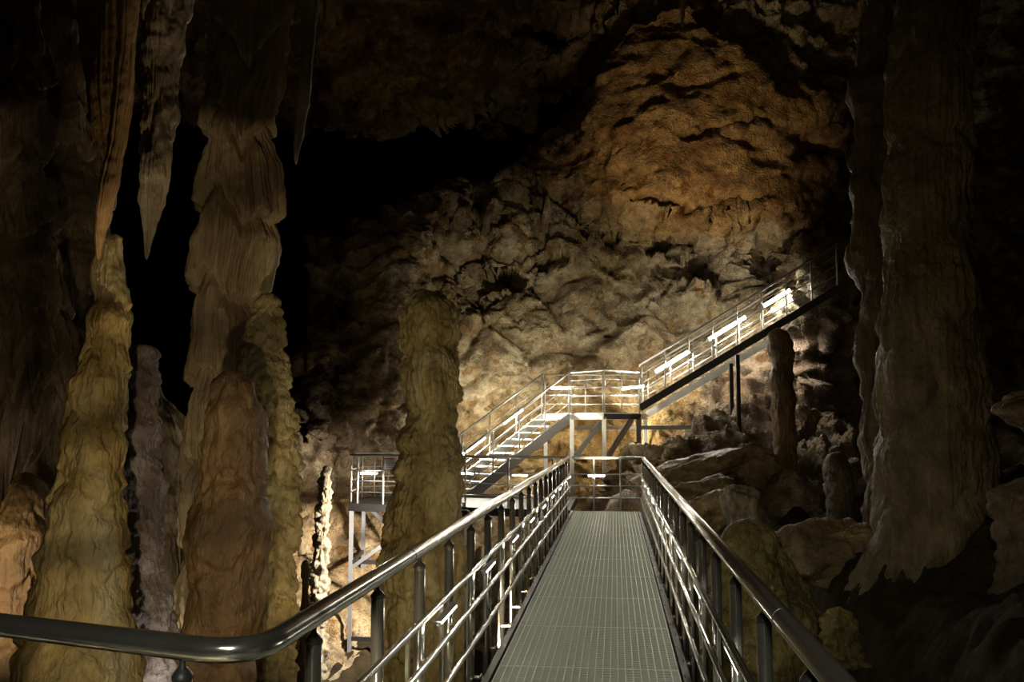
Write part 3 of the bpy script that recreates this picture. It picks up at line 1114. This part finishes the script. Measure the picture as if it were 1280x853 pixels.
formation('stalagmite', 'smooth brown club-shaped stalagmite in front of the fluted column', 'stalagmite',
          [(462, 278, 304), (480, 270, 312), (520, 262, 321), (580, 252, 325), (640, 245, 331), (700, 240, 330), (760, 236, 322), (830, 232, 312), (1050, 225, 320)],
          8.3, BROWN, flute=.012, fk=5, lump=.05, lscale=1.8, tier=.03, tier_h=.8, seed=9.0)
formation('stalagmite', 'very tall yellow tapering stalagmite left of the brown club-shaped one', 'stalagmite',
          [(292, 133, 153), (330, 124, 154), (380, 119, 153), (440, 110, 153), (500, 101, 153), (560, 86, 150), (620, 74, 147), (690, 64, 146), (760, 52, 152), (850, 32, 160), (1050, -5, 180)],
          7.6, YELLOW, flute=.014, fk=6, lump=.05, lscale=2.4, tier=.045, tier_h=.55, seed=13.0, nang=190, bumps=((136, 480, 7.35, .3, .07), (120, 690, 7.2, .4, .08)))
formation('stalagmite', 'grey sparkling wet stalagmite between the tall yellow one and the brown one', 'stalagmite',
          [(430, 165, 190), (490, 155, 196), (560, 149, 200), (640, 146, 198), (700, 150, 199), (760, 150, 212), (830, 152, 216), (1050, 140, 235)],
          8.9, GREYB, flute=.014, fk=7, lump=.05, lscale=2.5, tier=.04, tier_h=.5, seed=17.0, knob=.012, kscale=14)
formation('rock_pillar', 'pale rough flowstone mass between the grey stalagmite and the brown one', 'rock',
          [(470, 186, 204), (530, 190, 226), (580, 196, 250), (640, 198, 252), (720, 202, 250), (800, 200, 255), (1000, 190, 265)],
          11.4, PALE, flute=.05, fk=5, lump=.16, lscale=1.8, seed=19.0)
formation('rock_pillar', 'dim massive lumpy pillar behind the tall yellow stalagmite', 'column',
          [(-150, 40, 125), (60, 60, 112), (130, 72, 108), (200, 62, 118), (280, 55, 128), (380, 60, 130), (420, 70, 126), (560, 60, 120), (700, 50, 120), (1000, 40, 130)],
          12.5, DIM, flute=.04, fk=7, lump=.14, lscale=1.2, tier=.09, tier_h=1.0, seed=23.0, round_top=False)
formation('stalagmite', 'brown rounded stalagmite with a lit base at the far left edge', 'stalagmite',
          [(590, 18, 44), (625, 12, 54), (660, 8, 58), (690, 0, 58), (760, -8, 52), (850, -20, 50), (1050, -40, 60)], 9.4, BROWN, flute=.012, lump=.05, lscale=2.0, seed=29.0, tier=.04, tier_h=.6)
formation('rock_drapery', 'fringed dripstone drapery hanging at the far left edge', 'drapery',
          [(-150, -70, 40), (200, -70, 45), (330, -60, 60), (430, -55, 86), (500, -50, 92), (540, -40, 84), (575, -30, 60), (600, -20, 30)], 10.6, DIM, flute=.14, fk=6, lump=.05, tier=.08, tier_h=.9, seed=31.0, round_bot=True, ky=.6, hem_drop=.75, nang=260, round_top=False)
formation('stalactite', 'long bright orange stalactite above the tall yellow stalagmite', 'stalactite',
          [(-160, 150, 180), (0, 152, 172), (60, 149, 168), (120, 145, 163), (180, 137, 155), (230, 124, 147), (262, 121, 138), (290, 121, 131), (325, 121, 125)],
          7.4, ORANGE, flute=.03, fk=4, lump=.012, seed=37.0, nang=90, round_top=False, round_bot=True, fine=.006)
formation('stalactite', 'broad dark brown stalactite touching the left side of the bright orange one', 'stalactite',
          [(-160, 100, 160), (0, 103, 156), (60, 107, 154), (120, 112, 148), (170, 120, 143), (210, 128, 146), (265, 137, 143)],
          7.75, BROWN, flute=.07, fk=4, lump=.02, seed=38.0, nang=110, round_top=False, round_bot=True, fine=.006)
formation('stalactite', 'broad pointed stalactite hanging between the orange one and the fluted column', 'stalactite',
          [(-160, 176, 242), (0, 180, 236), (60, 181, 230), (85, 182, 222), (140, 181, 217), (200, 180, 209), (250, 180, 201), (290, 181, 190), (325, 182, 184)],
          8.4, PALE, flute=.035, fk=5, lump=.03, sm=120, tier=.05, tier_h=1.2, seed=41.0, round_top=False, round_bot=True)
formation('stalactite', 'thin needle stalactite right of the fluted column', 'stalactite',
          [(-140, 374, 404), (0, 377, 398), (60, 377, 393), (130, 371, 387), (170, 369, 378), (190, 368, 373), (206, 369, 371)], 9.5, PALE, flute=.012, fk=5, lump=.01, seed=43.0, nang=48, round_top=False, round_bot=True, fine=.004)
for px, y1, w, lab in ((396, 56, 5, 'short straw stalactite close to the needle stalactite'), (406, 30, 4, 'shortest straw stalactite right of the needle stalactite')):
    formation('stalactite', lab, 'stalactite', [(-120, px - w, px + w), (0, px - w * .6, px + w * .6), (y1, px - 1, px + 1)], 9.8, DIM, lump=.004, seed=px * .1, nang=24, round_top=False, round_bot=True, fine=.002)
for px, y1, lab in ((853, 34, 'tiny straw stalactite at the top above the brown rock mass'), ):
    formation('stalactite', lab, 'stalactite', [(-60, px - 7, px + 7), (0, px - 5, px + 5), (y1, px - 1, px + 1)], 22, PALE, lump=.01, seed=px * .1, nang=24, round_top=False, round_bot=True)
# --- middle
formation('stalagmite', 'large olive stalagmite with a narrow waist standing left of the walkway', 'stalagmite',
          [(362, 512, 550), (375, 504, 560), (410, 503, 566), (440, 501, 570), (470, 503, 571), (495, 507, 572), (520, 512, 570), (535, 508, 566), (548, 502, 572), (575, 504, 576), (584, 505, 577), (600, 500, 577), (625, 491, 575),
           (650, 486, 574), (680, 479, 576), (720, 474, 579), (760, 474, 580), (853, 470, 583), (1100, 440, 610)],
          12.0, OLIVE, flute=.045, fk=5, lump=.05, lscale=2.0, tier=.07, tier_h=.75, seed=47.0, nang=260, knob=.016, kscale=9, sm=90,
          bumps=((505, 553, 11.75, .19, .10), (502, 592, 11.7, .20, .15), (498, 640, 11.6, .25, .06), (560, 600, 11.6, .3, .06)))
formation('stalagmite', 'slender rough stalagmite on the pale lit slope left of the platform legs', 'stalagmite',
          [(582, 404, 414), (600, 399, 414), (630, 398, 412), (660, 395, 410), (700, 390, 409), (740, 386, 408), (780, 382, 408), (860, 376, 412), (960, 370, 420)], 20.4, PALE, flute=.02, lump=.06, lscale=3.5, seed=53.0, nang=80, knob=.03)
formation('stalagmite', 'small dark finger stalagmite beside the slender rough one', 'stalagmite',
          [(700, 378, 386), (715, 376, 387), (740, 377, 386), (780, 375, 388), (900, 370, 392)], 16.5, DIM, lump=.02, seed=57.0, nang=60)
# --- right side
formation('stone_column', 'huge olive brown column with a flared foot on the right', 'column',
          [(-150, 1125, 1228), (0, 1128, 1215), (100, 1118, 1205), (240, 1115, 1205), (330, 1116, 1210), (400, 1112, 1218), (480, 1110, 1222), (560, 1109, 1226), (620, 1108, 1230), (655, 1104, 1236), (685, 1098, 1240), (720, 1086, 1254), (770, 1072, 1280), (860, 1050, 1320)],
          12.5, OLIVEB, flute=.05, fk=8, lump=.06, lscale=1.3, tier=.05, tier_h=1.3, seed=61.0, nang=240, round_top=False)
formation('stone_column', 'slim dark column with a wet glinting edge left of the huge one', 'column',
          [(-150, 1085, 1118), (0, 1080, 1118), (150, 1070, 1116), (260, 1066, 1112), (360, 1068, 1110), (430, 1070, 1112), (520, 1072, 1112), (600, 1078, 1112), (680, 1074, 1116), (800, 1060, 1125)],
          14.5, DIM, flute=.05, fk=5, lump=.13, lscale=1.2, seed=67.0, round_top=False)
formation('stone_column', 'thin brown column under the top end of the upper stair', 'column',
          [(410, 960, 982), (430, 962, 988), (500, 966, 994), (560, 968, 994), (600, 967, 996), (650, 968, 998), (700, 962, 1002), (800, 955, 1010)], 21.0, BROWN, flute=.04, fk=5, lump=.06, lscale=1.6, seed=71.0, nang=110)
formation('stalagmite', 'short dark stalagmite between the thin brown column and the slim dark one', 'stalagmite',
          [(565, 1038, 1054), (600, 1036, 1066), (640, 1034, 1068), (690, 1030, 1072), (800, 1020, 1080)], 17.0, DIM, flute=.02, lump=.06, seed=73.0, nang=90)
formation('stalagmite', 'low wide mossy dome stalagmite right behind the right walkway railing', 'stalagmite',
          [(648, 922, 950), (668, 910, 966), (700, 900, 988), (750, 888, 1010), (800, 876, 1026), (860, 866, 1040), (1000, 850, 1060)], 8.6, MOSS, flute=.01, lump=.05, lscale=2.2, tier=.03, tier_h=.35, seed=79.0, nang=200, knob=.02, kscale=9)
formation('stalagmite', 'small round knob of olive stone on the ground right of the mossy dome', 'stalagmite',
          [(758, 1038, 1058), (770, 1032, 1066), (785, 1030, 1070), (800, 1030, 1070), (830, 1024, 1076)], 7.6, MOSS, lump=.04, lscale=5, seed=83.0, nang=90, knob=.03, kscale=12)
formation('rock_shelf', 'rough rock shelf jutting in at the right edge', 'rock',
          [(482, 1275, 1330), (496, 1250, 1350), (515, 1226, 1360), (530, 1230, 1360), (548, 1262, 1350)], 9.5, DIM, lump=.10, lscale=2.5, seed=89.0, knob=.03, ky=.6, round_bot=True)
formation('stalagmite', 'dim lumpy stalagmite cut off by the right edge below the rock shelf', 'stalagmite',
          [(596, 1262, 1300), (620, 1250, 1310), (660, 1248, 1320), (700, 1254, 1330), (850, 1250, 1350)], 10.5, DIM, lump=.08, lscale=2.0, seed=97.0, knob=.03)


def boulder(label, px, py, H, w, h, dp, mat, seed, tilt=0.0):
    import bmesh
    bm = bmesh.new()
    bmesh.ops.create_icosphere(bm, subdivisions=5, radius=1.0)
    V = np.array([v.co for v in bm.verts])
    s = np.sign(V) * np.abs(V) ** .8
    c = PH(px, py, H)
    f1, f2 = worley(s * 1.3, seed)
    dsp = 1 + fbm(s * 1.1, 4, .5, off=seed) * .35 + sstep(0, .3, f2 - f1) * .10 + fbm(s * 5, 3, off=seed) * .05
    s = s * dsp[:, None] * np.array((w, dp, h)) * .5 * H / FPX
    ct, st = math.cos(tilt), math.sin(tilt)
    s = np.stack([s[:, 0] * ct - s[:, 2] * st, s[:, 1], s[:, 0] * st + s[:, 2] * ct], 1)
    for v, p in zip(bm.verts, s):
        v.co = p
    for f in bm.faces:
        f.smooth = True
    me = bpy.data.meshes.new('boulder')
    bm.to_mesh(me); bm.free()
    me.materials.append(mat)
    o = bpy.data.objects.new('boulder', me)
    COL.objects.link(o)
    o.location = Vector(c)
    o.rotation_euler = (0, 0, PSI)
    return tag(o, label, 'boulder', 'boulders right of the walkway end')


BOUL = rock('broken_boulder_stone', [(.22, .145, .06), (.46, .32, .14), (.62, .48, .26)], scale=1.5, bump=.8, bscale=9, rough=.5, grain=30)
boulder('long wedge-shaped boulder nearest the right end of the platform railing', 868, 590, 20.5, 130, 34, 60, BOUL, 3.0, .28)
boulder('rounded boulder with a pale rim below the wedge-shaped boulder', 880, 625, 17.5, 95, 46, 60, BOUL, 7.0, .2)
boulder('flat tilted slab boulder right behind the right railing', 872, 648, 15.0, 80, 40, 50, BOUL, 11.0, .55)
boulder('pale jagged boulder above the mossy dome', 925, 640, 14.5, 42, 60, 46, PALE, 15.0, .1)
boulder('dark block beside the thin brown column, left of its foot', 945, 585, 20.5, 60, 50, 50, BOUL, 19.0, -.2)
boulder('low boulder between the thin brown column and the slim dark column', 1035, 690, 13.5, 110, 70, 70, BOUL, 23.0, .1)

# ------------------------------------------------------------------ light
w = bpy.data.worlds.new('cave_dark')
SC.world = w
w.use_nodes = True
w.node_tree.nodes['Background'].inputs['Color'].default_value = (0, 0, 0, 1)


def spot(name, loc, to, power, col, angle, blend=.4, size=.15):
    l = bpy.data.lights.new(name, 'SPOT')
    l.energy = power
    l.color = col
    l.spot_size = R(angle)
    l.spot_blend = blend
    l.shadow_soft_size = size
    o = bpy.data.objects.new(name, l)
    COL.objects.link(o)
    o.location = Vector(loc)
    o.rotation_euler = (Vector(to) - Vector(loc)).to_track_quat('-Z', 'Y').to_euler()
    return o


WARM = (1.0, .80, .52)
# lamps along the walkway edge washing the left columns, below the handrail
def aim(loc, px, H, elev):
    q = PH(px, 500, H)
    d = q - np.asarray(loc)
    h = math.hypot(d[0], d[1])
    return np.asarray(loc) + np.array((d[0], d[1], h * math.tan(R(elev))))


LP = np.array((-1.3, 1.6, .1))
spot('column_lamp', LP, aim(LP, 215, 9, -10), 500, WARM, 82, .06, .05)
spot('dripstone_lamp', (-2.5, 6.5, -.6), PH(160, 90, 7.4), 210, WARM, 26, .3, .05)
spot('walkway_lamp', (-.3, -2.0, 3.4), (-.2, 5.5, 0), 400, (1, .98, .84), 62, .7, .3)
spot('rear_wall_fill', (.2, -3.0, .4), (-1.5, -7.5, 2.0), 120, WARM, 130, .7, .3)  # added fill on the unseen rear wall, for reflections in the steel
spot('stalagmite_fill', (-1.15, 7.5, -.2), PH(525, 600, 12), 105, WARM, 90, .3)  # added fill to brighten the centre stalagmite, no fixture there
spot('drapery_lamp', PH(-60, 760, 8.2), PH(20, 730, 9.4), 60, (1, .85, .6), 90, .5)
spot('slope_lamp', np.array(fp) + (-.25, .1, -.05), PH(405, 720, 21.5), 2100, (1, .93, .82), 96, .5)
spot('right_column_fill', (.8, 5.5, 1.0), PH(1160, 400, 12.5), 105, WARM, 52, .6)  # added fill in place of walkway tube light on the huge column
spot('boulder_fill', (C3[0] - .2, C3[1] - .8, .9), PH(880, 615, 17), 480, (1, .86, .58), 80, .7)  # unseen added light, brightens boulders the landing tubes leave dark
spot('stair_end_fill', C3s + ud2 * 3.7 + uw * .5 + (0, 0, uslope * 3.7 - .45), PH(1010, 470, 24.5), 110, (1, .9, .8), 110, .6)  # added fill for rock that the stair tubes should light
spot('calcite_fill', PH(224, 900, 8.45), PH(178, 640, 8.9), 14, (1, .93, .86), 100, .6, .05)  # added fill on the occluded grey stalagmite
spot('deck_fill', (-1.4, -1.2, 3.2), (-1.6, 1.0, 0), 130, (1, .98, .82), 70, .7, .2)  # added overhead fill so the near deck reflects in the handrail
spot('rock_mass_fill', (.50, 18.6, 1.5), PH(866, 165, 26), 1900, (1, .80, .50), 42, .9, .9)  # added soft fill to light the brown mass evenly
spot('bank_lamp', (-.2, 19.0, 1.2), PH(650, 440, 26.5), 1350, (1, .88, .62), 58, 1.0, .5)
spot('landing_fill', (cen[0] + .5, cen[1] + .6, 1.5), PH(850, 560, 26), 170, (1, .93, .75), 135, .6)  # added fill behind the landing, where the stair blocks the tubes
spot('pillar_fill', PH(238, 860, 9.9), PH(215, 620, 11.4), 40, (1, .88, .7), 90, .6, .05)  # added fill on the pale mass shadowed by its neighbours

# ------------------------------------------------------------------ view
SC.view_settings.view_transform = 'Standard'
SC.view_settings.look = 'None'
SC.view_settings.exposure = 0.0
SC.view_settings.gamma = 1.0
SC.view_settings.use_curve_mapping = False
SC.cycles.use_denoising = True
SC.cycles.max_bounces = 6
SC.cycles.diffuse_bounces = 3
SC.cycles.glossy_bounces = 4
SC.cycles.sample_clamp_indirect = 4.0
SC.cycles.use_light_tree = True
